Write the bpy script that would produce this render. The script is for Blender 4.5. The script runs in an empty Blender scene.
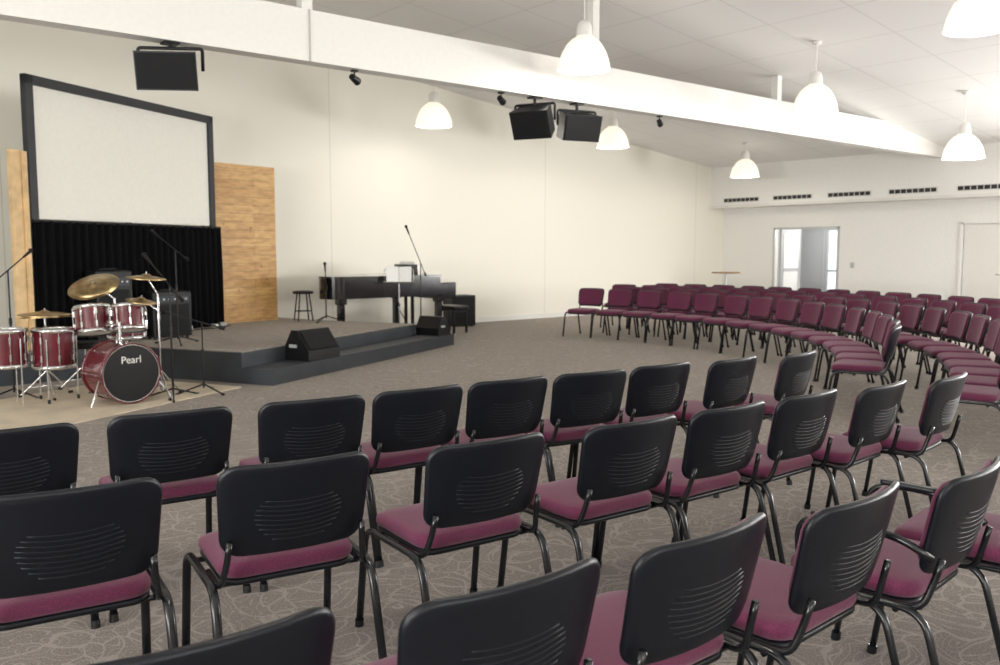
import bpy, bmesh, math, random
from mathutils import Vector, Matrix, Quaternion
random.seed(4)
sc = bpy.context.scene
try:
    sc.view_settings.view_transform = 'Standard'
    sc.view_settings.look = 'None'
except Exception: pass
RV=(.771,-.637); DV=(.637,.771)
def W(r,d,z=0.0): return Vector((r*RV[0]+d*DV[0], r*RV[1]+d*DV[1], z))

# ------------------------------------------------------------ materials
def mat(name,col,rough=.5,metal=0.,var=0.,vscale=20.,bump=0.,bscale=200.,emit=0.,ecol=None,coat=0.,sheen=0.,spec=None):
    m=bpy.data.materials.new(name); m.use_nodes=True
    nt=m.node_tree; b=nt.nodes['Principled BSDF']
    b.inputs['Base Color'].default_value=(*col,1); b.inputs['Roughness'].default_value=rough
    b.inputs['Metallic'].default_value=metal
    if coat: b.inputs['Coat Weight'].default_value=coat
    if sheen: b.inputs['Sheen Weight'].default_value=sheen
    if spec is not None: b.inputs['Specular IOR Level'].default_value=spec
    tc=nt.nodes.new('ShaderNodeTexCoord')
    if var or True:
        n=nt.nodes.new('ShaderNodeTexNoise'); n.inputs['Scale'].default_value=vscale; n.inputs['Detail'].default_value=3
        nt.links.new(tc.outputs['Object'],n.inputs['Vector'])
        r=nt.nodes.new('ShaderNodeValToRGB')
        v=max(var,.02)
        r.color_ramp.elements[0].position=.3; r.color_ramp.elements[1].position=.7
        r.color_ramp.elements[0].color=(*[c*(1-v) for c in col],1)
        r.color_ramp.elements[1].color=(*[min(1,c*(1+v)) for c in col],1)
        nt.links.new(n.outputs['Fac'],r.inputs['Fac']); nt.links.new(r.outputs['Color'],b.inputs['Base Color'])
    if bump:
        n2=nt.nodes.new('ShaderNodeTexNoise'); n2.inputs['Scale'].default_value=bscale
        nt.links.new(tc.outputs['Object'],n2.inputs['Vector'])
        bp=nt.nodes.new('ShaderNodeBump'); bp.inputs['Strength'].default_value=bump; bp.inputs['Distance'].default_value=.002
        nt.links.new(n2.outputs['Fac'],bp.inputs['Height']); nt.links.new(bp.outputs['Normal'],b.inputs['Normal'])
    if emit:
        b.inputs['Emission Color'].default_value=(*(ecol or col),1); b.inputs['Emission Strength'].default_value=emit
    return m

def carpet():
    m=mat('carpet',(.27,.22,.185),.95); nt=m.node_tree; b=nt.nodes['Principled BSDF']
    b.inputs['Specular IOR Level'].default_value=.12
    b.inputs['Sheen Weight'].default_value=.13; b.inputs['Sheen Roughness'].default_value=.3; b.inputs['Sheen Tint'].default_value=(1,.86,.68,1)
    N=nt.nodes.new; L=nt.links.new
    tc=N('ShaderNodeTexCoord')
    n=N('ShaderNodeTexNoise'); n.inputs['Scale'].default_value=2.2; n.inputs['Detail'].default_value=1
    L(tc.outputs['Object'],n.inputs['Vector'])
    mx=N('ShaderNodeVectorMath'); mx.operation='SCALE'; mx.inputs['Scale'].default_value=.9
    L(n.outputs['Color'],mx.inputs[0])
    ad=N('ShaderNodeVectorMath'); ad.operation='ADD'; L(tc.outputs['Object'],ad.inputs[0]); L(mx.outputs[0],ad.inputs[1])
    v=N('ShaderNodeTexVoronoi'); v.feature='DISTANCE_TO_EDGE'; v.inputs['Scale'].default_value=5.5; L(ad.outputs[0],v.inputs['Vector'])
    r=N('ShaderNodeValToRGB'); r.color_ramp.elements[0].position=.022; r.color_ramp.elements[0].color=(1,1,1,1)
    r.color_ramp.elements[1].position=.05; r.color_ramp.elements[1].color=(0,0,0,1); L(v.outputs['Distance'],r.inputs['Fac'])
    v2=N('ShaderNodeTexVoronoi'); v2.inputs['Scale'].default_value=6.5; L(ad.outputs[0],v2.inputs['Vector'])
    w=N('ShaderNodeMath'); w.operation='MULTIPLY'; w.inputs[1].default_value=26; L(v2.outputs['Distance'],w.inputs[0])
    s=N('ShaderNodeMath'); s.operation='SINE'; L(w.outputs[0],s.inputs[0])
    r2=N('ShaderNodeValToRGB'); r2.color_ramp.elements[0].position=.86; r2.color_ramp.elements[1].position=.98; L(s.outputs[0],r2.inputs['Fac'])
    mm=N('ShaderNodeMath'); mm.operation='MAXIMUM'; L(r.outputs['Color'],mm.inputs[0]); L(r2.outputs['Color'],mm.inputs[1])
    f=N('ShaderNodeTexNoise'); f.inputs['Scale'].default_value=140; f.inputs['Detail'].default_value=3; L(tc.outputs['Object'],f.inputs['Vector'])
    fr=N('ShaderNodeValToRGB'); fr.color_ramp.elements[0].position=.3; fr.color_ramp.elements[1].position=.7
    fr.color_ramp.elements[0].color=(.118,.104,.097,1); fr.color_ramp.elements[1].color=(.285,.252,.232,1); L(f.outputs['Fac'],fr.inputs['Fac'])
    sc2=N('ShaderNodeMath'); sc2.operation='MULTIPLY'; sc2.inputs[1].default_value=.34; L(mm.outputs[0],sc2.inputs[0])
    mix=N('ShaderNodeMix'); mix.data_type='RGBA'; mix.inputs[7].default_value=(.46,.42,.385,1)
    L(sc2.outputs[0],mix.inputs[0]); L(fr.outputs['Color'],mix.inputs[6]); L(mix.outputs[2],b.inputs['Base Color'])
    return m

def gridmat(name,col,line,sx,sy,w,rough=.8,axes='xy',ox=0.,oy=0.):
    m=mat(name,col,rough); nt=m.node_tree; b=nt.nodes['Principled BSDF']; N=nt.nodes.new; L=nt.links.new
    tc=N('ShaderNodeTexCoord'); sp=N('ShaderNodeSeparateXYZ'); L(tc.outputs['Object'],sp.inputs[0])
    outs=[]
    for a,s,o in ((axes[0],sx,ox),(axes[1],sy,oy)):
        if not s: continue
        m0=N('ShaderNodeMath'); m0.operation='SUBTRACT'; m0.inputs[1].default_value=o; L(sp.outputs[a.upper()],m0.inputs[0])
        m1=N('ShaderNodeMath'); m1.operation='DIVIDE'; m1.inputs[1].default_value=s; L(m0.outputs[0],m1.inputs[0])
        m2=N('ShaderNodeMath'); m2.operation='FRACT'; L(m1.outputs[0],m2.inputs[0])
        m3=N('ShaderNodeMath'); m3.operation='LESS_THAN'; m3.inputs[1].default_value=w/s; L(m2.outputs[0],m3.inputs[0])
        outs.append(m3)
    o=outs[0]
    if len(outs)>1:
        o=N('ShaderNodeMath'); o.operation='MAXIMUM'; L(outs[0].outputs[0],o.inputs[0]); L(outs[1].outputs[0],o.inputs[1])
    mix=N('ShaderNodeMix'); mix.data_type='RGBA'; mix.inputs[6].default_value=(*col,1); mix.inputs[7].default_value=(*line,1)
    L(o.outputs[0],mix.inputs[0]); L(mix.outputs[2],b.inputs['Base Color'])
    return m

def pine():
    m=mat('pine_boards',(.5,.27,.09),.5); nt=m.node_tree; b=nt.nodes['Principled BSDF']; N=nt.nodes.new; L=nt.links.new
    tc=N('ShaderNodeTexCoord'); mp=N('ShaderNodeMapping'); mp.inputs['Rotation'].default_value=(math.radians(90),0,0)
    L(tc.outputs['Object'],mp.inputs[0])
    br=N('ShaderNodeTexBrick'); br.inputs['Scale'].default_value=1; br.inputs['Brick Width'].default_value=1.6; br.inputs['Row Height'].default_value=.13
    br.inputs['Mortar Size'].default_value=.003; br.inputs['Color1'].default_value=(.60,.36,.125,1); br.inputs['Color2'].default_value=(.50,.275,.08,1)
    br.inputs['Mortar'].default_value=(.26,.13,.045,1); L(mp.outputs[0],br.inputs['Vector'])
    m2=N('ShaderNodeMapping'); m2.inputs['Scale'].default_value=(2.5,8,9); L(tc.outputs['Object'],m2.inputs[0])
    n=N('ShaderNodeTexNoise'); n.inputs['Scale'].default_value=1.8; n.inputs['Detail'].default_value=4; L(m2.outputs[0],n.inputs['Vector'])
    r=N('ShaderNodeValToRGB'); r.color_ramp.elements[0].position=.32; r.color_ramp.elements[0].color=(.68,.60,.52,1); r.color_ramp.elements[1].position=.6; r.color_ramp.elements[1].color=(1,1,1,1)
    L(n.outputs['Fac'],r.inputs['Fac'])
    kv=N('ShaderNodeTexVoronoi'); kv.inputs['Scale'].default_value=4.5; L(tc.outputs['Object'],kv.inputs['Vector'])
    kr=N('ShaderNodeValToRGB'); kr.color_ramp.elements[0].position=.05; kr.color_ramp.elements[0].color=(.45,.32,.22,1); kr.color_ramp.elements[1].position=.11; kr.color_ramp.elements[1].color=(1,1,1,1); L(kv.outputs['Distance'],kr.inputs['Fac'])
    mx=N('ShaderNodeMix'); mx.data_type='RGBA'; mx.blend_type='MULTIPLY'; mx.inputs[0].default_value=1
    L(br.outputs['Color'],mx.inputs[6]); L(r.outputs['Color'],mx.inputs[7])
    m3=N('ShaderNodeMix'); m3.data_type='RGBA'; m3.blend_type='MULTIPLY'; m3.inputs[0].default_value=1
    L(mx.outputs[2],m3.inputs[6]); L(kr.outputs['Color'],m3.inputs[7]); L(m3.outputs[2],b.inputs['Base Color'])
    return m

M_carpet=carpet()
M_wallb=gridmat('painted_plaster_cream',(.86,.83,.735),(.72,.69,.60),5.3,0,.02,axes='xz',ox=2.5)
M_wallr=mat('painted_plaster_white',(.86,.85,.82),.8)
M_ceil=gridmat('ceiling_tiles',(.88,.87,.85),(.74,.73,.71),1.2,1.2,.02)
M_white=mat('white_paint',(.77,.755,.715),.5)
M_plastic=mat('black_plastic',(.0045,.0058,.0095),.34,var=.1,bump=.25,bscale=500,spec=.33)
M_tube=mat('black_tube',(.006,.007,.009),.25)
M_fab=mat('maroon_fabric',(.120,.023,.058),.9,var=.28,vscale=260,bump=.5,bscale=600,sheen=.18,spec=.2)
M_black=mat('black_satin',(.008,.008,.009),.4,spec=.3)
M_gloss=mat('piano_black',(.006,.006,.007),.12,coat=.5)
M_velvet=mat('black_velvet',(.004,.004,.005),.95,spec=.1)
M_char=mat('charcoal_paint',(.030,.035,.043),.6,var=.15,vscale=4)
M_canvas=mat('screen_canvas',(.80,.78,.71),.7)
M_frame=mat('screen_frame',(.02,.022,.025),.6)
M_pine=pine()
M_pinep=mat('pine_plain',(.62,.43,.22),.6,var=.2,vscale=6)
M_drum=mat('drum_lacquer',(.10,.008,.015),.2,coat=.6,var=.2,vscale=8)
M_chrome=mat('chrome',(.75,.75,.76),.18,1.)
M_brass=mat('cymbal_bronze',(.45,.33,.17),.35,1.,var=.3,vscale=15)
M_head=mat('drum_head',(.75,.74,.70),.4)
M_rug=mat('plywood_mat',(.64,.55,.42),.7,var=.12,vscale=3)
M_bulb=mat('lamp_bulb',(1,.95,.85),.3,emit=8,ecol=(1,.93,.8))
M_alu=mat('aluminium',(.55,.56,.57),.4,.6)
M_grille=mat('speaker_grille',(.010,.010,.011),.7,var=.5,vscale=300,spec=.2)
M_dark=mat('vent_dark',(.03,.03,.03),.8)
M_wood=mat('table_wood',(.35,.19,.09),.5,var=.2,vscale=5)
M_ivory=mat('piano_keys',(.8,.79,.74),.3)
M_paper=mat('sheet_paper',(.85,.85,.83),.7)
M_grey=mat('grey_paint',(.45,.46,.47),.6)
M_shade=mat('lamp_shade_acrylic',(.88,.86,.82),.35,emit=.24,ecol=(1,.97,.9))
nt=M_shade.node_tree; tr=nt.nodes.new('ShaderNodeBsdfTranslucent'); tr.inputs[0].default_value=(.92,.89,.82,1)
mx=nt.nodes.new('ShaderNodeMixShader'); mx.inputs[0].default_value=.32; out=[n for n in nt.nodes if n.type=='OUTPUT_MATERIAL'][0]
nt.links.new(nt.nodes['Principled BSDF'].outputs[0],mx.inputs[1]); nt.links.new(tr.outputs[0],mx.inputs[2]); nt.links.new(mx.outputs[0],out.inputs[0])
def glassmat():
    m=bpy.data.materials.new('window_glass'); m.use_nodes=True; nt=m.node_tree
    for n in list(nt.nodes): nt.nodes.remove(n)
    o=nt.nodes.new('ShaderNodeOutputMaterial'); t=nt.nodes.new('ShaderNodeBsdfTransparent'); g=nt.nodes.new('ShaderNodeBsdfGlossy'); g.inputs['Roughness'].default_value=.05
    mx=nt.nodes.new('ShaderNodeMixShader'); mx.inputs[0].default_value=.06
    nt.links.new(t.outputs[0],mx.inputs[1]); nt.links.new(g.outputs[0],mx.inputs[2]); nt.links.new(mx.outputs[0],o.inputs[0]); return m
M_glass=glassmat()

# ------------------------------------------------------------ mesh builder
class MB:
    def __init__(s): s.bm=bmesh.new(); s.mats=[]
    def mi(s,m):
        if m not in s.mats: s.mats.append(m)
        return s.mats.index(m)
    def merge(s,t,M,m,smooth=False):
        t.transform(M or Matrix()); me=bpy.data.meshes.new('tmp'); 
        i=s.mi(m)
        for f in t.faces: f.material_index=i; f.smooth=smooth
        t.to_mesh(me); t.free(); s.bm.from_mesh(me); bpy.data.meshes.remove(me)
    def box(s,c,size,m,bev=0.,M=None,rz=0.,seg=2,rx=0.):
        t=bmesh.new(); bmesh.ops.create_cube(t,size=1); 
        bmesh.ops.scale(t,vec=Vector(size),verts=t.verts)
        if bev: bmesh.ops.bevel(t,geom=t.edges[:],offset=bev,segments=seg,affect='EDGES',profile=.5)
        X=Matrix.Translation(Vector(c))@Matrix.Rotation(rz,4,'Z')@Matrix.Rotation(rx,4,'X')
        s.merge(t,(M@X) if M else X,m,False)
    def faces(s,vs,fs,m,M=None,smooth=False):
        t=bmesh.new(); V=[t.verts.new(v) for v in vs]
        for f in fs:
            try: t.faces.new([V[i] for i in f])
            except ValueError: pass
        bmesh.ops.recalc_face_normals(t,faces=t.faces)
        s.merge(t,M,m,smooth)
    def prism(s,poly,vec,m,M=None):
        n=len(poly); vec=Vector(vec); vs=[Vector(p) for p in poly]+[Vector(p)+vec for p in poly]
        fs=[list(range(n))[::-1],list(range(n,2*n))]+[[i,(i+1)%n,n+(i+1)%n,n+i] for i in range(n)]
        s.faces(vs,fs,m,M)
    def lathe(s,prof,m,M=None,seg=24,smooth=True):
        vs=[];fs=[]; n=len(prof)
        for k in range(seg):
            a=2*math.pi*k/seg
            for r,z in prof: vs.append((r*math.cos(a),r*math.sin(a),z))
        for k in range(seg):
            k2=(k+1)%seg
            for i in range(n-1): fs.append([k*n+i,k2*n+i,k2*n+i+1,k*n+i+1])
        t=bmesh.new(); V=[t.verts.new(v) for v in vs]
        for f in fs: t.faces.new([V[i] for i in f])
        bmesh.ops.remove_doubles(t,verts=t.verts,dist=1e-6)
        bmesh.ops.recalc_face_normals(t,faces=t.faces)
        s.merge(t,M,m,smooth)
    def cyl(s,p1,p2,r,m,r2=None,seg=12,M=None,smooth=True):
        p1=Vector(p1);p2=Vector(p2); d=p2-p1; L=d.length; r2=r if r2 is None else r2
        X=Matrix.Translation(p1)@d.to_track_quat('Z','Y').to_matrix().to_4x4()
        s.lathe([(0,0),(r,0)],m,(M@X) if M else X,seg,False)
        s.lathe([(r,0),(r2,L)],m,(M@X) if M else X,seg,smooth)
        s.lathe([(r2,L),(0,L)],m,(M@X) if M else X,seg,False)
    def tube(s,pts,r,m,rad=0.05,n=5,seg=8,M=None,sy=1.):
        pts=[Vector(p) for p in pts]; P=[pts[0]]
        for i in range(1,len(pts)-1):
            a,b,c=pts[i-1],pts[i],pts[i+1]
            ra=min(rad,(a-b).length*.49,(c-b).length*.49)
            s0=b+(a-b).normalized()*ra; s1=b+(c-b).normalized()*ra
            for k in range(n+1):
                t=k/n; P.append(s0*(1-t)**2+b*2*t*(1-t)+s1*t*t)
        P.append(pts[-1])
        tg=(P[1]-P[0]).normalized(); up=Vector((1,0,0)) if abs(tg.x)<.9 else Vector((0,0,1))
        nrm=(up-tg*up.dot(tg)).normalized(); vs=[];fs=[]
        for i,p in enumerate(P):
            if i==0: t2=tg
            elif i==len(P)-1: t2=(P[i]-P[i-1]).normalized()
            else: t2=(P[i+1]-P[i-1]).normalized()
            nrm=(nrm-t2*nrm.dot(t2)).normalized(); bn=t2.cross(nrm)
            for k in range(seg):
                a=2*math.pi*k/seg; vs.append(p+nrm*r*sy*math.cos(a)+bn*r*math.sin(a))
        for i in range(len(P)-1):
            for k in range(seg): fs.append([i*seg+k,i*seg+(k+1)%seg,(i+1)*seg+(k+1)%seg,(i+1)*seg+k])
        fs.append(list(range(seg))[::-1]); fs.append([(len(P)-1)*seg+k for k in range(seg)])
        s.faces(vs,fs,m,M,True)
    def slab(s,w,h,th,rad,m,edge=.01,deform=None,M=None,crown=0.):
        out=[]; hw,hh=w/2,h/2
        cs=[(hw-rad,hh-rad,0),(-(hw-rad),hh-rad,90),(-(hw-rad),-(hh-rad),180),(hw-rad,-(hh-rad),270)]
        for i,(cx,cy,a0) in enumerate(cs):
            for k in range(6):
                a=math.radians(a0+90*k/5); out.append((cx+rad*math.cos(a),cy+rad*math.sin(a)))
            nx=cs[(i+1)%4]; a=math.radians(a0+90); p=(cx+rad*math.cos(a),cy+rad*math.sin(a)); q=(nx[0]+rad*math.cos(a),nx[1]+rad*math.sin(a))
            for k in range(1,6): out.append((p[0]+(q[0]-p[0])*k/6,p[1]+(q[1]-p[1])*k/6))
        n=len(out); t2=th/2
        def ring(inset,z): return [((x*(hw-inset)/hw),(y*(hh-inset)/hh),z) for x,y in out]
        def ringf(f,z): return [(x*f,y*f,z) for x,y in out]
        R=[ringf(.3,-t2),ringf(.6,-t2),ringf(.82,-t2),ring(edge,-t2),ring(edge*.3,-t2+edge*.3),ring(0,-t2+edge),ring(0,t2-edge),ring(edge*.3,t2-edge*.3),ring(edge,t2),
           ringf(.82,t2+crown*.45),ringf(.6,t2+crown*.75),ringf(.3,t2+crown*.95)]
        vs=[(0,0,-t2)]
        for r in R: vs+=r
        vs.append((0,0,t2+crown)); fs=[]
        for k in range(n): fs.append([0,1+(k+1)%n,1+k])
        for i in range(len(R)-1):
            for k in range(n):
                a=1+i*n;b=1+(i+1)*n; fs.append([a+k,a+(k+1)%n,b+(k+1)%n,b+k])
        a=1+(len(R)-1)*n
        for k in range(n): fs.append([a+k,a+(k+1)%n,len(vs)-1])
        if deform: vs=[deform(v) for v in vs]
        s.faces(vs,fs,m,M,True)
    def mesh(s,name):
        me=bpy.data.meshes.new(name); s.bm.to_mesh(me); s.bm.free()
        for m in s.mats: me.materials.append(m)
        return me
    def obj(s,name,loc=(0,0,0),rz=0.,scale=1.):
        o=bpy.data.objects.new(name,s.mesh(name)); o.location=loc; o.rotation_euler=(0,0,rz); o.scale=(scale,)*3; sc.collection.objects.link(o); return o

def inst(name,me,loc,rz):
    o=bpy.data.objects.new(name,me); o.location=loc; o.rotation_euler=(0,0,rz); sc.collection.objects.link(o); return o
def area(w,h,e,loc,rot,col=(.98,.98,.97)):  # fill lamp added just inside an out-of-view window to light the hall
    l=bpy.data.lights.new('window_fill_light','AREA'); l.shape='RECTANGLE'; l.size=w; l.size_y=h; l.energy=e; l.color=col
    o=bpy.data.objects.new('window_fill_light',l); o.location=loc; o.rotation_euler=rot; sc.collection.objects.link(o)

# ------------------------------------------------------------ room shell
XL,XR,XB=-8.05,19.6,19.05; YF,YB=-5.0,14.3; XM=5.5; ZE=3.66; SL=.118
def zc(x): return ZE+SL*(XB-x) if x>=XM else ZE+SL*(XB-XM)-SL*(XM-x)
b=MB(); b.box(((XL+XR)/2+1.2,(YF+YB)/2,-.05),(XR-XL+3.4,YB-YF+.4,.1),M_carpet); b.obj('floor')
b=MB(); b.prism([(XL,YB,0),(XR,YB,0),(XR,YB,zc(XR)),(XM,YB,zc(XM)),(XL,YB,zc(XL))],(0,.2,0),M_wallb); b.obj('wall_back')
b=MB()
b.prism([(XM,YF-.2,zc(XM)),(XR+.2,YF-.2,zc(XR+.2)),(XR+.2,YF-.2,zc(XR+.2)+.12),(XM,YF-.2,zc(XM)+.12)],(0,YB-YF+.4,0),M_ceil)
b.prism([(XM,YF-.2,zc(XM)),(XL-.2,YF-.2,zc(XL-.2)),(XL-.2,YF-.2,zc(XL-.2)+.12),(XM,YF-.2,zc(XM)+.12)],(0,YB-YF+.4,0),M_ceil)
b.obj('ceiling')
D0,D1,DH=10.95,12.73,2.07; HR=zc(XR); RW=[(-2.4,3.6),(2.6,3.6)]; rz0,rz1=.6,2.4  # RW: unseen windows, added to bring light in from the right
b=MB()
ed=[YF]
for c,w in RW: ed+=[c-w/2,c+w/2]
ed.append(D0)
for i in range(0,len(ed),2): b.box((XR+.1,(ed[i]+ed[i+1])/2,HR/2),(.2,ed[i+1]-ed[i],HR),M_wallr)
for c,w in RW:
    b.box((XR+.1,c,rz0/2),(.2,w,rz0),M_wallr); b.box((XR+.1,c,(rz1+HR)/2),(.2,w,HR-rz1),M_wallr)
b.box((XR+.1,(D1+YB+.2)/2,HR/2),(.2,YB+.2-D1,HR),M_wallr)
b.box((XR+.1,(D0+D1)/2,(DH+HR)/2),(.2,D1-D0,HR-DH),M_wallr); b.obj('wall_right')
nwin=0
for c,w in RW:
    nwin+=1; b=MB()
    for zz in (rz0+.03,rz1-.03): b.box((XR+.1,c,zz),(.08,w,.06),M_alu)
    for k in range(4): b.box((XR+.1,c-w/2+.03+k*(w-.06)/3,(rz0+rz1)/2),(.08,.06,rz1-rz0),M_alu)
    b.obj('window_%d'%nwin)
    area(w-.2,rz1-rz0-.2,750,(XR-.02,c,(rz0+rz1)/2),(math.radians(90),0,math.radians(90)))
b=MB(); zb=2.60
b.prism([(XB,YF,zb),(XR,YF,zb),(XR,YF,HR),(XB,YF,ZE)],(0,YB-YF,0),M_wallr)
b.box((XB-.03,(YF+YB)/2,zb+.03),(.10,YB-YF,.06),M_white)
b.obj('trim_bulkhead')
b=MB()
for i in range(9):
    y=13.36-1.46*i
    b.box((XB-.006,y,2.79),(.012,1.08,.13),M_white)
    for k in range(8):
        b.box((XB-.014,y-.45+k*.13,2.79),(.012,.11,.085),M_dark)
b.obj('air_vents')
LWn=[(-1.5,3.6),(4.0,3.6)]  # unseen left windows, put in as a place for side light
b=MB(); zl=zc(XL); ed=[YF-.2]
for c,w in LWn: ed+=[c-w/2,c+w/2]
ed.append(YB+.2)
for i in range(0,len(ed),2): b.box((XL-.1,(ed[i]+ed[i+1])/2,zl/2),(.2,ed[i+1]-ed[i],zl),M_wallb)
for c,w in LWn: b.box((XL-.1,c,.3),(.2,w,.6),M_wallb); b.box((XL-.1,c,(2.6+zl)/2),(.2,w,zl-2.6),M_wallb)
b.obj('wall_left')
for c,w in LWn:
    nwin+=1; b=MB()
    for zz in (.63,2.57): b.box((XL-.1,c,zz),(.08,w,.06),M_alu)
    for k in range(4): b.box((XL-.1,c-w/2+.03+k*(w-.06)/3,1.6),(.08,.06,2.0),M_alu)
    b.obj('window_%d'%nwin)
    area(w-.2,1.8,530,(XL+.02,c,1.6),(math.radians(90),0,math.radians(-90)))
wins=[(1.0,3.4),(11.5,3.6)]; z0,z1=.9,2.9  # unseen windows behind the camera, added for weaker frontal light
b=MB()
b.prism([(XL,YF-.2,z1),(XR,YF-.2,z1),(XR,YF-.2,zc(XR)),(XM,YF-.2,zc(XM)),(XL,YF-.2,zc(XL))],(0,.2,0),M_wallb)
b.box(((XL+XR)/2,YF-.1,z0/2),(XR-XL,.2,z0),M_wallb)
ed=[XL]
for cx,w in wins: ed+=[cx-w/2,cx+w/2]
ed.append(XR)
for i in range(0,len(ed),2): b.box(((ed[i]+ed[i+1])/2,YF-.1,(z0+z1)/2),(ed[i+1]-ed[i],.2,z1-z0),M_wallb)
b.obj('wall_front')
for i,(cx,w) in enumerate(wins):
    nwin+=1; b=MB()
    for zz in (z0+.03,z1-.03): b.box((cx,YF-.1,zz),(w,.08,.06),M_alu)
    for k in range(4): b.box((cx-w/2+.03+k*(w-.06)/3,YF-.1,(z0+z1)/2),(.06,.08,z1-z0),M_alu)
    b.obj('window_%d'%nwin)
    area(w-.2,z1-z0-.2,[120,320][i],(cx,YF+.02,(z0+z1)/2),(math.radians(90),0,0))
b=MB(); b.box(((XL+XR)/2,YB-.01,.05),(XR-XL,.02,.1),M_white); b.obj('baseboard_back')
b=MB(); b.box((XR-.01,(YF+D0)/2,.05),(.02,D0-YF,.1),M_white); b.box((XR-.01,(D1+YB)/2,.05),(.02,YB-D1,.1),M_white); b.obj('baseboard_right')
# vestibule
b=MB()
b.box((22.0,11.2,1.3),(.12,1.6,2.6),M_wallr); b.box((22.0,13.9,1.3),(.12,1.0,2.6),M_wallr)
b.box((22.0,12.7,2.35),(.12,1.4,.5),M_wallr); b.box((20.9,14.3,1.3),(2.2,.12,2.6),M_wallr); b.box((20.9,10.35,1.3),(2.2,.12,2.6),M_wallr)
b.box((20.9,12.35,2.65),(2.3,4.1,.1),M_wallr)
b.obj('wall_vestibule')
nwin+=1; b=MB()
for y in (11.98,12.62,12.74,13.38): b.box((22.0,y,1.05),(.07,.05,2.1),M_grey)
b.box((22.0,12.68,1.05),(.05,.09,2.1),M_grey)
for z in (.05,2.07): b.box((22.0,12.7,z),(.06,1.46,.08),M_grey)
b.box((22.0,12.3,.95),(.06,.62,.06),M_grey)
b.box((22.0,13.06,1.05),(.03,.62,2.0),M_grey)
b.box((22.0,12.3,1.05),(.01,.6,2.0),M_glass)
b.obj('window_%d'%nwin)
l=bpy.data.lights.new('vestibule_fill_light','POINT'); l.energy=60; l.shadow_soft_size=.15; o=bpy.data.objects.new('vestibule_fill_light',l); o.location=(21.0,11.6,2.3); sc.collection.objects.link(o)  # added lamp without a fitting, brightens the view through the doorway
b=MB()
b.box((20.28,12.69,1.03),(.88,.045,2.04),M_grey,.004); b.box((20.28,12.66,1.08),(.66,.01,1.7),M_paper)
b.box((20.28,12.652,1.0),(.66,.01,.08),M_grey)
b.cyl((20.6,12.65,1.02),(20.6,12.6,1.02),.012,M_chrome); b.cyl((20.6,12.6,1.02),(20.48,12.6,1.02),.01,M_chrome)
b.obj('door_1')
b=MB()
for y in (D0+.02,D1-.02): b.box((XR-.005,y,DH/2),(.05,.05,DH),M_alu)
b.box((XR-.005,(D0+D1)/2,DH-.02),(.05,D1-D0,.05),M_alu)
b.obj('trim_doorway')
b=MB()
for y in (7.2,6.32): b.box((XR-.022,y+.44,1.03),(.04,.86,2.04),M_white,.004)
for y in (6.28,8.13): b.box((XR-.035,y,1.05),(.06,.06,2.1),M_wallr)
b.box((XR-.035,7.2,2.1),(.06,1.9,.06),M_wallr)
b.cyl((XR-.04,7.28,1.0),(XR-.09,7.28,1.0),.012,M_chrome); b.cyl((XR-.09,7.28,1.0),(XR-.09,7.4,1.0),.01,M_chrome)
b.obj('door_2')
b=MB(); b.box((XR-.006,10.6,1.15),(.012,.09,.13),M_grey,.003); b.obj('light_switch')
# beam
b=MB(); zb0,zb1=3.45,3.97; xc=XB-(zb1-ZE)/SL; xl=2*XM-xc
b.prism([(XL,8.35,zb0),(XB,8.35,zb0),(XB,8.35,ZE),(xc,8.35,zb1),(xl,8.35,zb1),(XL,8.35,zc(XL))],(0,.2,0),M_white)
for x in (.1,4.35,8.6,12.95):
    b.box((x,8.45,(zb1+zc(x))/2),(.12,.12,zc(x)-zb1),M_white)
b.box((4.35,8.345,(zb0+zb1)/2),(.015,.01,zb1-zb0),M_grey)
b.obj('ceiling_beam')

# ------------------------------------------------------------ pendant lamps
def pendant_mesh(cord):
    b=MB(); k=1.28
    prof=[(.25*k,0),(.247*k,.03*k),(.235*k,.09*k),(.21*k,.16*k),(.17*k,.23*k),(.12*k,.28*k),(.085*k,.30*k),(.08*k,.31*k)]
    inner=[(r-.006,z) for r,z in prof][::-1]
    b.lathe(prof+inner,M_shade,seg=36)
    b.lathe([(.256*k,0),(.256*k,.014),(.248*k,.014)],M_shade,seg=36)
    b.lathe([(.0,.30*k),(.075*k,.30*k),(.078*k,.32*k),(.07*k,.40*k),(.055*k,.44*k),(.02,.46*k),(0,.46*k)],M_white,seg=24)
    b.cyl((0,0,.45*k),(0,0,cord),.008,M_white,seg=8)
    b.lathe([(0,cord-.04),(.06,cord-.04),(.065,cord),(0,cord)],M_white,seg=16)
    b.lathe([(0,.08),(.03,.09),(.05,.13),(.045,.17),(.025,.22),(.025,.35),(0,.35)],M_bulb,seg=16)
    return b
lamps=[(7.72,7.73,3.70),(8.93,12.62,3.66),(12.76,11.96,3.52),(11.78,7.04,3.51),(16.9,11.78,3.15),(15.23,6.37,3.02),(9.68,3.97,3.77),
       (14,1.8,3.1),(2,2.3,4.0),(-3.5,6,3.7),(-3.5,1,3.7)]
for x,y,z in lamps:
    o=pendant_mesh(zc(x)-z).obj('pendant_lamp',(x,y,z))
    l=bpy.data.lights.new('pendant_light','POINT'); l.energy=40 if y>11 else (48 if y>6.3 else 78); l.color=(1,.955,.87); l.shadow_soft_size=.07
    lo=bpy.data.objects.new('pendant_light',l); lo.location=(0,0,.04); lo.parent=o; sc.collection.objects.link(lo)

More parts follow.
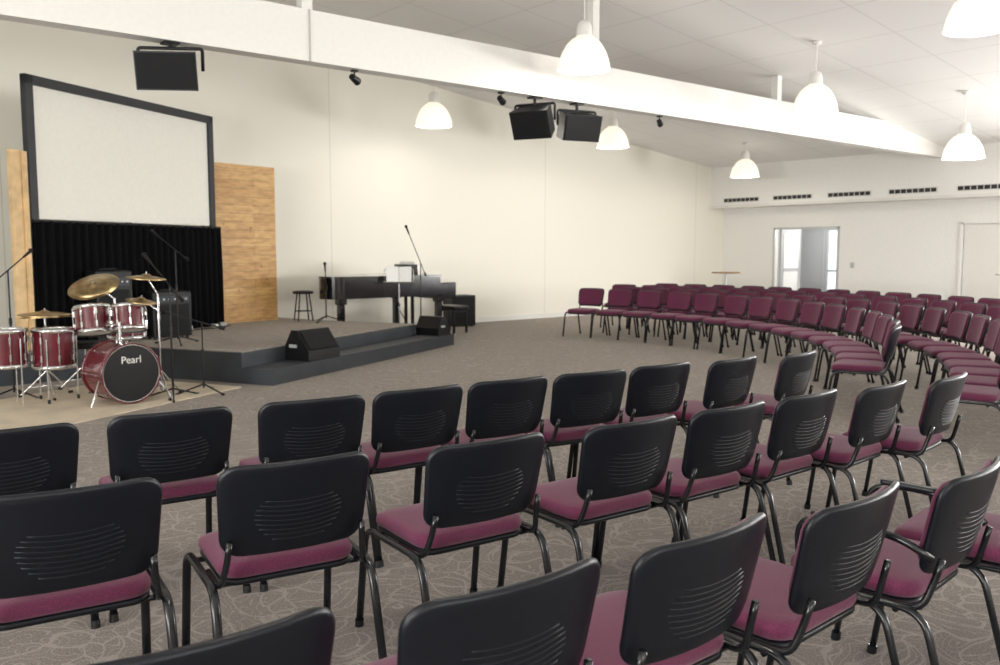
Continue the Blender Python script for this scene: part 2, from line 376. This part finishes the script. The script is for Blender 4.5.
# ------------------------------------------------------------ chairs
def chair_mesh(arms=False):
    b=MB()
    def sd(v):
        x,y,z=v; dip=-.5*max(0,y-.12)**2*3; return (x,y,z+dip)
    b.slab(.465,.43,.055,.07,M_fab,.02,sd,Matrix.Translation((0,.04,.452)),crown=.010)
    b.slab(.455,.42,.022,.06,M_plastic,.008,sd,Matrix.Translation((0,.04,.415)))
    Mb=Matrix.Translation((0,-.262,.662))@Matrix.Rotation(math.radians(90+13),4,'X')
    def bd(v):
        x,y,z=v; x=x*(1.0+.035*y/.15) ; return (x,y+ .012*math.cos(x*6.5),z-.75*x*x-.5*min(0,y+.05)**2)
    b.slab(.50,.325,.022,.065,M_plastic,.009,bd,Mb)
    b.slab(.46,.285,.03,.055,M_fab,.014,bd,Mb@Matrix.Translation((0,0,-.022)))
    for i in range(9):
        y=.045-i*.017; hw=.145*math.sqrt(max(.05,1-((i-3.6)/5.6)**2))
        pts=[]
        for k in range(9):
            x=-hw+2*hw*k/8; p=bd((x,y-.02*(1-(x/.16)**2),.0100)); pts.append(p)
        b.tube(pts,.0022,M_plastic,rad=.001,n=1,seg=6,M=Mb)
    for s in (-1,1):
        b.tube([(s*.272,.285,0),(s*.266,.225,.42),(s*.266,-.215,.42),(s*.272,-.325,0)],.0115,M_tube,rad=.075,n=6,seg=10,sy=1.35)
        for y in (.285,-.325): b.cyl((s*.272,y,0),(s*.272,y*.985,.03),.018,M_tube,seg=10)
        b.tube([(s*.245,-.02,.418),(s*.245,-.20,.418),(s*.228,-.225,.50),(s*.222,-.245,.58)],.011,M_tube,rad=.05,n=5,seg=8)
    for y in (.15,-.13): b.cyl((-.262,y,.405),(.262,y,.405),.010,M_tube,seg=8)
    if arms:
        for s in (-1,1):
            b.tube([(s*.268,.17,.42),(s*.278,.19,.63),(s*.278,.02,.65),(s*.272,-.15,.63),(s*.245,-.225,.58)],.0125,M_tube,rad=.09,n=6,seg=8)
            b.slab(.032,.20,.02,.014,M_plastic,.006,None,Matrix.Translation((s*.278,.04,.652)))
    return b.mesh('stacking_chair')
CH=chair_mesh(); CHA=chair_mesh(True)
def place_top(r,d,ang,arms=False):
    p=W(r,d); a=math.radians(ang)
    f=Vector((-math.sin(a),math.cos(a),0)); p=p+f*.29
    inst('stacking_armchair' if arms else 'stacking_chair',CHA if arms else CH,(p.x,p.y,0),a)
rowC=[(-1.86,3.22,-6),(-1.36,3.58,-6),(-.83,3.89,-8),(-.37,4.2,-4),(.075,4.5,-5),(.535,4.78,-8),(.99,5.10,-3),(1.50,5.38,2),(2.02,5.69,8)]
rowB=[(-1.215,2.40,-8),(-.64,2.74,-9),(-.015,3.04,-5),(.555,3.38,-4),(1.03,3.71,-2),(1.495,4.05,0),(1.98,4.34,3),(2.46,4.62,6)]
rowA=[(-.50,1.445,-4),(.045,1.71,-4),(.53,2.03,0),(1.02,2.33,2),(1.51,2.64,5),(2.00,2.94,8)]
for t in rowC: place_top(*t)
for t in rowB: place_top(*t)
for i,t in enumerate(rowA): place_top(*t,arms=i==4)
CX,CY=5.2,9.3
def arc(R,a0,a1,gap=None):
    st=math.degrees(.59/R); a=a0
    while a<=a1:
        if not (gap and gap[0]<a<gap[1]):
            aa=math.radians(a); j=random.uniform(-3,3)
            inst('stacking_chair',CH,(CX+R*math.cos(aa)+random.uniform(-.02,.02),CY+R*math.sin(aa)+random.uniform(-.02,.02),0),math.radians(a+90+j))
        a+=st
arc(5.85,-66,18); arc(6.80,-77,16); arc(7.75,-70,18); arc(8.7,-60,16)

# ------------------------------------------------------------ stage
O=Vector((4.14,8.98,0)); e1=Vector((.887,.462,0)); e2=Vector((-.462,.887,0))
def S(a,c,z=0): v=O+e1*a+e2*c; return Vector((v.x,v.y,z))
H1,H2=.18,.36
up=[S(0,.42),S(4.1,.42),S(4.1,2.1),Vector((6.5,13.95,0)),Vector((4.2,13.95,0)),Vector((1.6,12.4,0)),Vector((1.75,10.85,0)),S(0,2.2)]
b=MB(); b.prism(up,(0,0,H2-.012),M_char)
b.prism([Vector((p.x,p.y,H2-.012)) for p in up],(0,0,.012),M_carpet)
low=[S(0,0),S(4.6,0),S(4.6,1.9),S(4.1,1.9),S(4.1,.42),S(0,.42)]
b.prism(low,(0,0,H1-.01),M_char); b.prism([Vector((p.x,p.y,H1-.01)) for p in low],(0,0,.01),M_char)
b.obj('stage_platform')
F=Vector((3.72,9.28,0)); b=MB()
b.prism([F-e2*.22,F-e1*3.6-e2*.22,F-e1*3.6+e2*1.45,F+e2*1.45],(0,0,.012),M_rug); b.obj('drum_mat')
LS=Vector((2.23,11.22,0)); AS=math.atan2(13.03-11.22,5.11-2.23); LW=3.40
b=MB(); z0s,z1s=1.82,3.50; fw=.11
b.box((LW/2,0,(z0s+z1s)/2),(LW-.1,.03,z1s-z0s-.1),M_canvas)
b.box((LW/2,-.01,z1s-fw/2),(LW,.08,fw),M_frame,.006); b.box((LW/2,-.01,z0s+.02),(LW,.08,.04),M_frame,.006)
for x in (fw/2,LW-fw/2): b.box((x,-.01,(z0s+z1s)/2),(fw,.08,z1s-z0s),M_frame,.006)
for x in (.12,LW/2,LW-.12): b.box((x,.08,(z1s+H2)/2),(.06,.06,z1s-H2),M_black)
b.obj('projection_screen',LS,AS)
b=MB(); n=260; vs=[];fs=[]
for i in range(n+1):
    x=-.02+(LW+.03)*i/n; y=-.10+.035*math.sin(i*.62)+.012*math.sin(i*.23+1)
    vs+=[(x,y,H2+.005),(x,y*1+.0,1.2),(x,-.1+(y+.1)*.6,z0s+.02)]
for i in range(n):
    for k in range(2): fs.append([i*3+k,(i+1)*3+k,(i+1)*3+k+1,i*3+k+1])
b.faces(vs,fs,M_velvet,None,True)
b.cyl((-.04,-.1,z0s+.02),(LW+.03,-.1,z0s+.02),.018,M_black)
b.obj('stage_curtain',LS,AS)
b=MB(); b.box((.61,.03,(H2+2.84)/2),(1.24,.05,2.84-H2),M_pine,.003)
b.box((.1,.10,1.3),(.05,.09,1.9),M_pinep); b.box((1.05,.10,1.3),(.05,.09,1.9),M_pinep)
b.obj('pine_backdrop_panel',(5.10,13.09,0),math.radians(14))
b=MB(); b.box((0,0,(H2+2.62)/2),(.2,.05,2.62-H2),M_pinep,.003); b.box((.07,-.04,(H2+2.62)/2),(.05,.04,2.6-H2),M_pinep)
b.obj('pine_post',(2.10,11.05,0),AS)

# ------------------------------------------------------------ amps, monitors, speakers
def amp(name,w,d,h,loc,rz):
    b=MB(); b.box((0,0,h/2+.02),(w,d,h-.02),M_black,.015)
    b.box((0,-d/2-.002,h*.42),(w-.08,.012,h*.66),M_grille,.004)
    b.box((0,-d/2-.002,h*.86),(w-.08,.012,h*.12),M_char,.003)
    for i in range(6): b.cyl((-w*.36+i*w*.14,-d/2-.008,h*.86),(-w*.36+i*w*.14,-d/2-.025,h*.86),.012,M_grey,seg=10)
    b.tube([(-.1,0,h),(-.1,0,h+.03),(.1,0,h+.03),(.1,0,h)],.01,M_black,rad=.02)
    for sx in (-1,1):
        for sy in (-1,1): b.cyl((sx*(w/2-.05),sy*(d/2-.05),0),(sx*(w/2-.05),sy*(d/2-.05),.03),.02,M_black,seg=8)
    return b.obj(name,loc,rz)
amp('guitar_amplifier',.52,.28,.60,(3.85,11.45,H2),math.radians(5))
amp('bass_amplifier',.45,.3,.88,(3.12,11.38,H2),math.radians(8))
def wedge(loc,rz,s=1.):
    b=MB(); w=.55*s
    poly=[(-w/2,-.2*s,0),(-w/2,.2*s,0),(-w/2,.2*s,.14*s),(-w/2,.08*s,.36*s),(-w/2,-.02*s,.36*s),(-w/2,-.2*s,.12*s)]
    b.prism(poly,(w,0,0),M_black)
    a=Vector((0,-.2*s,.12*s)); c=Vector((0,-.02*s,.36*s)); mid=(a+c)/2; d=c-a
    b.box(mid+Vector((0,-.008,.006)),(w-.06*s,d.length-.03,.012),M_grille,.003,rx=math.atan2(d.z,d.y))
    for x in (-w/2-.004,w/2+.004): b.box((x,.05*s,.17*s),(.012,.12*s,.04*s),M_grey,.003)
    return b.obj('stage_monitor_speaker',loc,rz)
p=S(1.05,.205,H1+.002); wedge(p,math.atan2(e1.y,e1.x)+math.radians(-8),1.0)
p=S(4.33,.23,H1+.002); wedge(p,math.atan2(e1.y,e1.x)+math.radians(80),.8)
def hang_speaker(x,rz,tilt,w=.58,h=.36,zc0=3.15):
    b=MB(); zt=3.45
    X=Matrix.Translation((0,0,zc0-zt))@Matrix.Rotation(rz,4,'Z')@Matrix.Rotation(tilt,4,'X')
    poly=[(-w/2,-.17,-h/2),(w/2,-.17,-h/2),(w/2*.72,.17,-h/2),(-w/2*.72,.17,-h/2)]
    b.prism(poly,(0,0,h),M_black,X)
    b.box((0,-.178,0),(w-.03,.014,h-.03),M_grille,.004,M=X)
    X2=Matrix.Translation((0,0,zc0-zt))@Matrix.Rotation(rz,4,'Z')
    b.tube([(-w/2-.015,0,0),(-w/2-.015,0,h/2+.03),(w/2+.015,0,h/2+.03),(w/2+.015,0,0)],.012,M_black,rad=.03,M=X2,sy=1.4)
    b.cyl((0,0,zc0-zt+h/2+.02),(0,0,0),.02,M_black); b.box((0,0,-.01),(.14,.14,.02),M_black)
    return b.obj('hanging_speaker',(x,8.45,zt),0)
hang_speaker(2.95,math.radians(-34),math.radians(12),.56,.35,3.19)
hang_speaker(7.56,math.radians(-65),math.radians(26),.52,.36,3.15)
hang_speaker(8.31,math.radians(-15),math.radians(16),.55,.34,3.15)
def spot(x,z=3.45,dy=0):
    b=MB(); b.box((0,0,-.01),(.06,.06,.02),M_black); b.cyl((0,0,0),(0,0,-.07),.008,M_black)
    b.cyl((-.05,-.03,-.08),(.06,.04,-.11),.035,M_black,r2=.045); return b.obj('spotlight',(x,8.45,z))
for x in (4.93,7.0,10.0): spot(x)

# ------------------------------------------------------------ stands
def stand(name,loc,h=1.4,boom=0.,az=0.,bz=.3,mic=True,m=M_black,sheet=False):
    b=MB()
    for k in range(3):
        a=az+.4+k*2.094; b.cyl((0,0,.10),(.28*math.cos(a),.28*math.sin(a),.012),.009,m,seg=8)
        b.cyl((.26*math.cos(a),.26*math.sin(a),.012),(.29*math.cos(a),.29*math.sin(a),.012),.012,M_black,seg=8)
    b.cyl((0,0,.06),(0,0,h*.6),.011,m,seg=8); b.cyl((0,0,h*.6),(0,0,h),.008,m,seg=8); b.cyl((0,0,h*.58),(0,0,h*.63),.016,M_black,seg=8)
    tip=Vector((0,0,h))
    if boom:
        dv=Vector((math.cos(az),math.sin(az),bz)).normalized()
        b.cyl(Vector((0,0,h))-dv*.2,Vector((0,0,h))+dv*boom,.007,m,seg=8); b.cyl(Vector((0,0,h))-dv*.24,Vector((0,0,h))-dv*.18,.02,M_black,seg=8)
        tip=Vector((0,0,h))+dv*boom; 
    else: dv=Vector((math.cos(az)*.5,math.sin(az)*.5,.6)).normalized()
    if mic:
        b.cyl(tip,tip+dv*.12,.012,M_black,r2=.017,seg=10); b.lathe([(0,-.026),(.02,-.018),(.026,0),(.02,.02),(0,.026)],M_grille,Matrix.Translation(tip+dv*.14),12)
    if sheet:
        Md=Matrix.Translation((0,0,h+.10))@Matrix.Rotation(az,4,'Z')@Matrix.Rotation(math.radians(-20),4,'X')
        b.tube([(-.24,.012,-.13),(-.24,.012,.10),(.24,.012,.10),(.24,.012,-.13),(-.24,.012,-.13)],.006,m,rad=.02,M=Md)
        b.box((0,.012,0),(.008,.01,.24),m,M=Md); b.box((0,-.02,-.14),(.50,.06,.01),m,M=Md)
        b.box((-.105,-.002,.01),(.20,.004,.27),M_paper,M=Md,rz=.08); b.box((.105,-.002,.005),(.20,.004,.27),M_paper,M=Md,rz=-.08)
    return b.obj(name,loc)
stand('microphone_stand',(8.2,12.0,0),1.3,.50,2.9,2.4)
stand('music_stand',(7.85,12.12,0),1.0,mic=False,m=M_chrome,sheet=True,az=-.6)
stand('microphone_stand',(6.68,12.45,H2),.75,.05,1.2,3.)
stand('microphone_stand',W(-3.33,8.75),1.15,.35,1.9,.8)
stand('microphone_stand',W(-3.12,9.05),.75,.25,2.6,.3)
stand('microphone_stand',W(-4.95,8.75),1.3,.3,.8,.5)
stand('microphone_stand',W(-3.95,10.6,H2),1.15,.3,2.0,.6)

# ------------------------------------------------------------ drum kit
def drumkit():
    b=MB(); org=W(-4.0,8.6)
    def q(r,d,z): return W(r,d,z)-Vector((org.x,org.y,0))
    def drum(c,ax,R,D,top=M_head,bot=M_head,hoop=M_chrome,lug=8):
        ax=Vector(ax).normalized(); X=Matrix.Translation(c)@ax.to_track_quat('Z','Y').to_matrix().to_4x4()
        b.lathe([(R,-D/2),(R,D/2)],M_drum,X,36)
        b.lathe([(0,D/2+.004),(R,D/2+.004)],top,X,36); b.lathe([(0,-D/2-.004),(R,-D/2-.004)],bot,X,36)
        for s in (-1,1):
            z=s*D/2; b.lathe([(R+.001,z-.018),(R+.012,z-.018),(R+.012,z+.018),(R-.002,z+.018),(R-.002,z+.004)],hoop,X,36)
        for k in range(lug):
            a=2*math.pi*k/lug; 
            for s in (-1,1): b.box(((R+.012)*math.cos(a),(R+.012)*math.sin(a),s*D*.25),(.022,.018,.06),M_chrome,.003,M=X,rz=a)
            b.cyl(((R+.018)*math.cos(a),(R+.018)*math.sin(a),-D/2),((R+.018)*math.cos(a),(R+.018)*math.sin(a),D/2),.0035,M_chrome,seg=6,M=X)
    def cymbal(c,ax,R,m=M_brass):
        ax=Vector(ax).normalized(); X=Matrix.Translation(c)@ax.to_track_quat('Z','Y').to_matrix().to_4x4()
        b.lathe([(0,.03),(.03,.027),(.05,.012),(.055,.008),(R*.6,.0),(R,-.016),(R*.6,-.004),(.05,.004),(0,.02)],m,X,36)
        b.cyl((0,0,.02),(0,0,.05),.008,M_chrome,seg=8,M=X)
    def tripod(foot,top,arm=None,r=.011):
        foot=Vector(foot);
        for k in range(3):
            a=k*2.094+.5; b.cyl(foot+Vector((0,0,.28)),foot+Vector((.27*math.cos(a),.27*math.sin(a),.015)),.008,M_chrome,seg=8)
            b.cyl(foot+Vector((0,0,.12)),foot+Vector((.17*math.cos(a),.17*math.sin(a),.1)),.006,M_chrome,seg=6)
            e=foot+Vector((.27*math.cos(a),.27*math.sin(a),.015)); b.cyl(e-Vector((.02*math.cos(a),.02*math.sin(a),0)),e+Vector((.02*math.cos(a),.02*math.sin(a),0)),.014,M_black,seg=8)
        v=Vector((foot.x,foot.y,top[2] if arm is None else arm)); b.cyl(foot+Vector((0,0,.05)),v,r,M_chrome,seg=10)
        b.cyl(v-Vector((0,0,.25)),v-Vector((0,0,.2)),.018,M_chrome,seg=8)
        b.cyl(v,Vector(top),r*.75,M_chrome,seg=8)
    G=.012
    kax=Vector((.16,-.99,0)).normalized(); kc=q(-3.74,8.5,.30+G)
    drum(kc,kax,.285,.42,top=M_black,hoop=M_drum,lug=8)
    X=Matrix.Translation(kc)@kax.to_track_quat('Z','Y').to_matrix().to_4x4()
    b.lathe([(.276,.217),(.280,.217)],M_head,X,36)
    for s in (-1,1):
        side=Vector((-kax.y*s,kax.x*s,0)); p0=kc+side*.27+kax*.12+Vector((0,0,-.05)); b.cyl(p0,Vector((p0.x,p0.y,G+.01))+side*.14+kax*.1,.009,M_chrome,seg=8)
    t1=q(-4.10,8.72,.80); t2=q(-3.74,8.72,.82)
    drum(t1,(.02,.25,1),.165,.25); drum(t2,(.05,.25,1),.15,.23)
    hub=kc+Vector((0,0,.29)); b.cyl(hub-Vector((0,0,.02)),hub+Vector((0,0,.2)),.014,M_chrome)
    for t in (t1,t2): b.cyl(hub+Vector((0,0,.17)),t-Vector((0,0,.05)),.011,M_chrome)
    ft=q(-4.42,8.55,.54); drum(ft,(0,0,1),.19,.36)
    for k in range(3):
        a=k*2.094; p=ft+Vector((.205*math.cos(a),.205*math.sin(a),0)); b.cyl(Vector((p.x,p.y,G)),p+Vector((0,0,.1)),.007,M_chrome,seg=8); b.cyl(Vector((p.x,p.y,G)),Vector((p.x,p.y,G+.04)),.014,M_black,seg=8)
    f2=q(-4.78,8.35,.56); drum(f2,(0,0,1),.18,.34)
    for k in range(3):
        a=k*2.094+1; p=f2+Vector((.2*math.cos(a),.2*math.sin(a),0)); b.cyl(Vector((p.x,p.y,G)),p+Vector((0,0,.1)),.007,M_chrome,seg=8)
    sn=q(-3.95,9.15,.66); drum(sn,(0,0,1),.178,.14); tripod((sn.x,sn.y,G),(sn.x,sn.y,.58))
    c=q(-4.12,8.8,1.15); cymbal(c,(-.40,-.42,1),.25); tripod(q(-4.0,9.0,G),c,1.0)
    c=q(-3.52,8.65,1.24); cymbal(c,(.05,-.10,1),.19); tripod(q(-3.45,8.75,G),c,1.05)
    c=q(-3.62,8.75,1.0); cymbal(c,(.1,-.2,1),.15); 
    b.cyl(c,q(-3.45,8.75,.9),.008,M_chrome,seg=8)
    c=q(-4.6,8.75,.87); cymbal(c,(0,-.05,1),.25); cymbal(c-Vector((0,0,.03)),(0,.05,1),.25); tripod(q(-4.6,8.75,G),c)
    th=q(-4.45,9.25,.5); b.lathe([(0,-.04),(.16,-.04),(.17,-.01),(.16,.03),(0,.035)],M_black,Matrix.Translation(th),24); tripod((th.x,th.y,G),(th.x,th.y,.47))
    o=b.obj('drum_kit',(org.x,org.y,0))
    cu=bpy.data.curves.new('kick_badge','FONT'); cu.body='Pearl'; cu.size=.10; cu.align_x='CENTER'; cu.align_y='CENTER'; cu.extrude=.0008; cu.materials.append(M_head)
    t=bpy.data.objects.new('kick_badge',cu); sc.collection.objects.link(t); t.parent=o
    Z=kax; Y=Vector((0,0,1)); Xv=Y.cross(Z)
    R=Matrix((Xv,Y,Z)).transposed().to_4x4(); t.matrix_local=Matrix.Translation(kc+kax*.218+Vector((0,0,.13)))@R
drumkit()

# ------------------------------------------------------------ grand piano
def piano():
    b=MB()
    ctrl=[(-.28,.74),(-.7,.72),(-1.05,.55),(-1.35,.25),(-1.65,.02),(-1.95,-.1),(-2.2,-.25),(-2.3,-.48),(-2.22,-.68),(-2.05,-.75)]
    out=[(-.28,-.75)]
    C=[ctrl[0]]+ctrl+[ctrl[-1]]; sp=[]
    for i in range(1,len(C)-2):
        p0,p1,p2,p3=[Vector((*C[j],0)) for j in (i-1,i,i+1,i+2)]
        for k in range(5):
            t=k/5; v=.5*((2*p1)+(-p0+p2)*t+(2*p0-5*p1+4*p2-p3)*t*t+(-p0+3*p1-3*p2+p3)*t**3); sp.append((v.x,v.y))
    sp.append(ctrl[-1]); out=out+sp
    b.prism([(x,y,.67) for x,y in out],(0,0,.31),M_gloss)
    lid=[(x*1.005-.0,y*1.015) for x,y in out]
    b.prism([(x,y,.985) for x,y in lid],(0,0,.025),M_gloss)
    b.box((-.14,0,.66),(.34,1.5,.09),M_gloss,.008)
    for s in (-1,1): b.box((-.13,s*.71,.78),(.34,.08,.20),M_gloss,.02)
    b.box((-.07,0,.72),(.15,1.22,.03),M_ivory)
    for i in range(36):
        if i%7 in (2,6): continue
        b.box((-.10,-.60+i*.0338,.742),(.09,.012,.018),M_gloss)
    b.box((-.20,0,.80),(.03,1.36,.16),M_gloss,.008,)
    b.box((.02,0,.69),(.03,1.36,.05),M_gloss,.005)
    b.box((-.45,0,1.09),(.02,.7,.16),M_gloss,.004)
    b.box((-.43,.0,1.11),(.008,.45,.2),M_paper)
    for x,y in ((-.25,-.64),(-.25,.64),(-1.95,-.45)):
        b.prism([(x-.045,y-.045,.08),(x+.045,y-.045,.08),(x+.045,y+.045,.08),(x-.045,y+.045,.08)],(0,0,.6),M_gloss)
        b.box((x,y,.62),(.14,.14,.1),M_gloss,.01); b.cyl((x-.02,y,.04),(x+.02,y,.04),.04,M_brass,seg=14); b.box((x,y,.075),(.1,.1,.02),M_gloss)
    for s in (-1,1): b.box((-.4,s*.1,.40),(.05,.03,.54),M_gloss)
    b.box((-.38,0,.12),(.12,.3,.08),M_gloss,.008)
    for s in (-1,0,1): b.box((-.28,s*.07,.09),(.12,.025,.012),M_brass)
    b.tube([(-.4,.0,.66),(-.75,0,.64),(-.42,0,.15)],.008,M_gloss,rad=.01)
    return b.obj('grand_piano',(9.15,13.14,0),0,1.07)
piano()
b=MB(); b.slab(.36,.62,.07,.03,M_black,.02,None,Matrix.Translation((0,0,.46)))
for sx in (-1,1):
    for sy in (-1,1): b.box((sx*.14,sy*.26,.215),(.035,.035,.43),M_black)
for sy in (-1,1): b.box((0,sy*.26,.40),(.28,.03,.05),M_black)
b.obj('piano_bench',(9.50,12.90,0))
b=MB(); b.box((0,0,.32),(.52,.42,.6),M_black,.015); b.box((0,-.215,.33),(.46,.012,.52),M_grille,.004)
for sx in (-1,1):
    for sy in (-1,1): b.cyl((sx*.2,sy*.16,0),(sx*.2,sy*.16,.03),.025,M_black,seg=10)
b.obj('subwoofer_speaker',(10.35,13.8,0),math.radians(-10))
b=MB(); b.lathe([(0,.44),(.16,.44),(.17,.455),(.165,.48),(.12,.49),(0,.49)],M_black,seg=24)
for k in range(4):
    a=k*math.pi/2+.6; b.cyl((.11*math.cos(a),.11*math.sin(a),.44),(.17*math.cos(a),.17*math.sin(a),0),.012,M_black,seg=8)
    a2=a+math.pi/2; b.cyl((.15*math.cos(a),.15*math.sin(a),.16),(.15*math.cos(a2),.15*math.sin(a2),.16),.007,M_black,seg=6)
b.obj('round_stool',(6.52,12.92,H2))
b=MB(); b.lathe([(0,.94),(.34,.94),(.35,.955),(.34,.97),(0,.97)],M_wood,seg=32); b.cyl((0,0,.02),(0,0,.94),.03,M_alu); b.lathe([(0,0),(.22,0),(.22,.012),(.04,.03),(0,.03)],M_alu,seg=24)
b.obj('high_table',(17.95,12.98,0))
b=MB()
for i,(a,c) in enumerate(((1.6,2.7),(1.9,2.9),(2.3,2.8),(2.6,2.9))):
    p=S(a,c,H2+.03); b.box(p,(.1,.06,.06),M_grey if i%2 else M_white,.008,rz=i)
b.tube([S(1.5,2.6,H2+.01),S(1.9,2.8,H2+.01),S(2.3,2.7,H2+.01),S(2.7,2.85,H2+.01)],.008,M_black)
b.obj('power_boxes')

# ------------------------------------------------------------ world + camera
w=bpy.data.worlds.new('World'); sc.world=w; w.use_nodes=True
bg=w.node_tree.nodes['Background']; bg.inputs[0].default_value=(.88,.95,1,1); bg.inputs[1].default_value=2.0
cam=bpy.data.cameras.new('camera'); co=bpy.data.objects.new('camera',cam); sc.collection.objects.link(co)
co.location=(0,0,1.5); co.rotation_euler=(math.radians(90-5.4),0,-math.atan2(.637,.771))
cam.lens=31.25; cam.sensor_width=36; cam.clip_end=200
cam.dof.use_dof=True; cam.dof.focus_distance=3.4; cam.dof.aperture_fstop=4.5
sc.camera=co
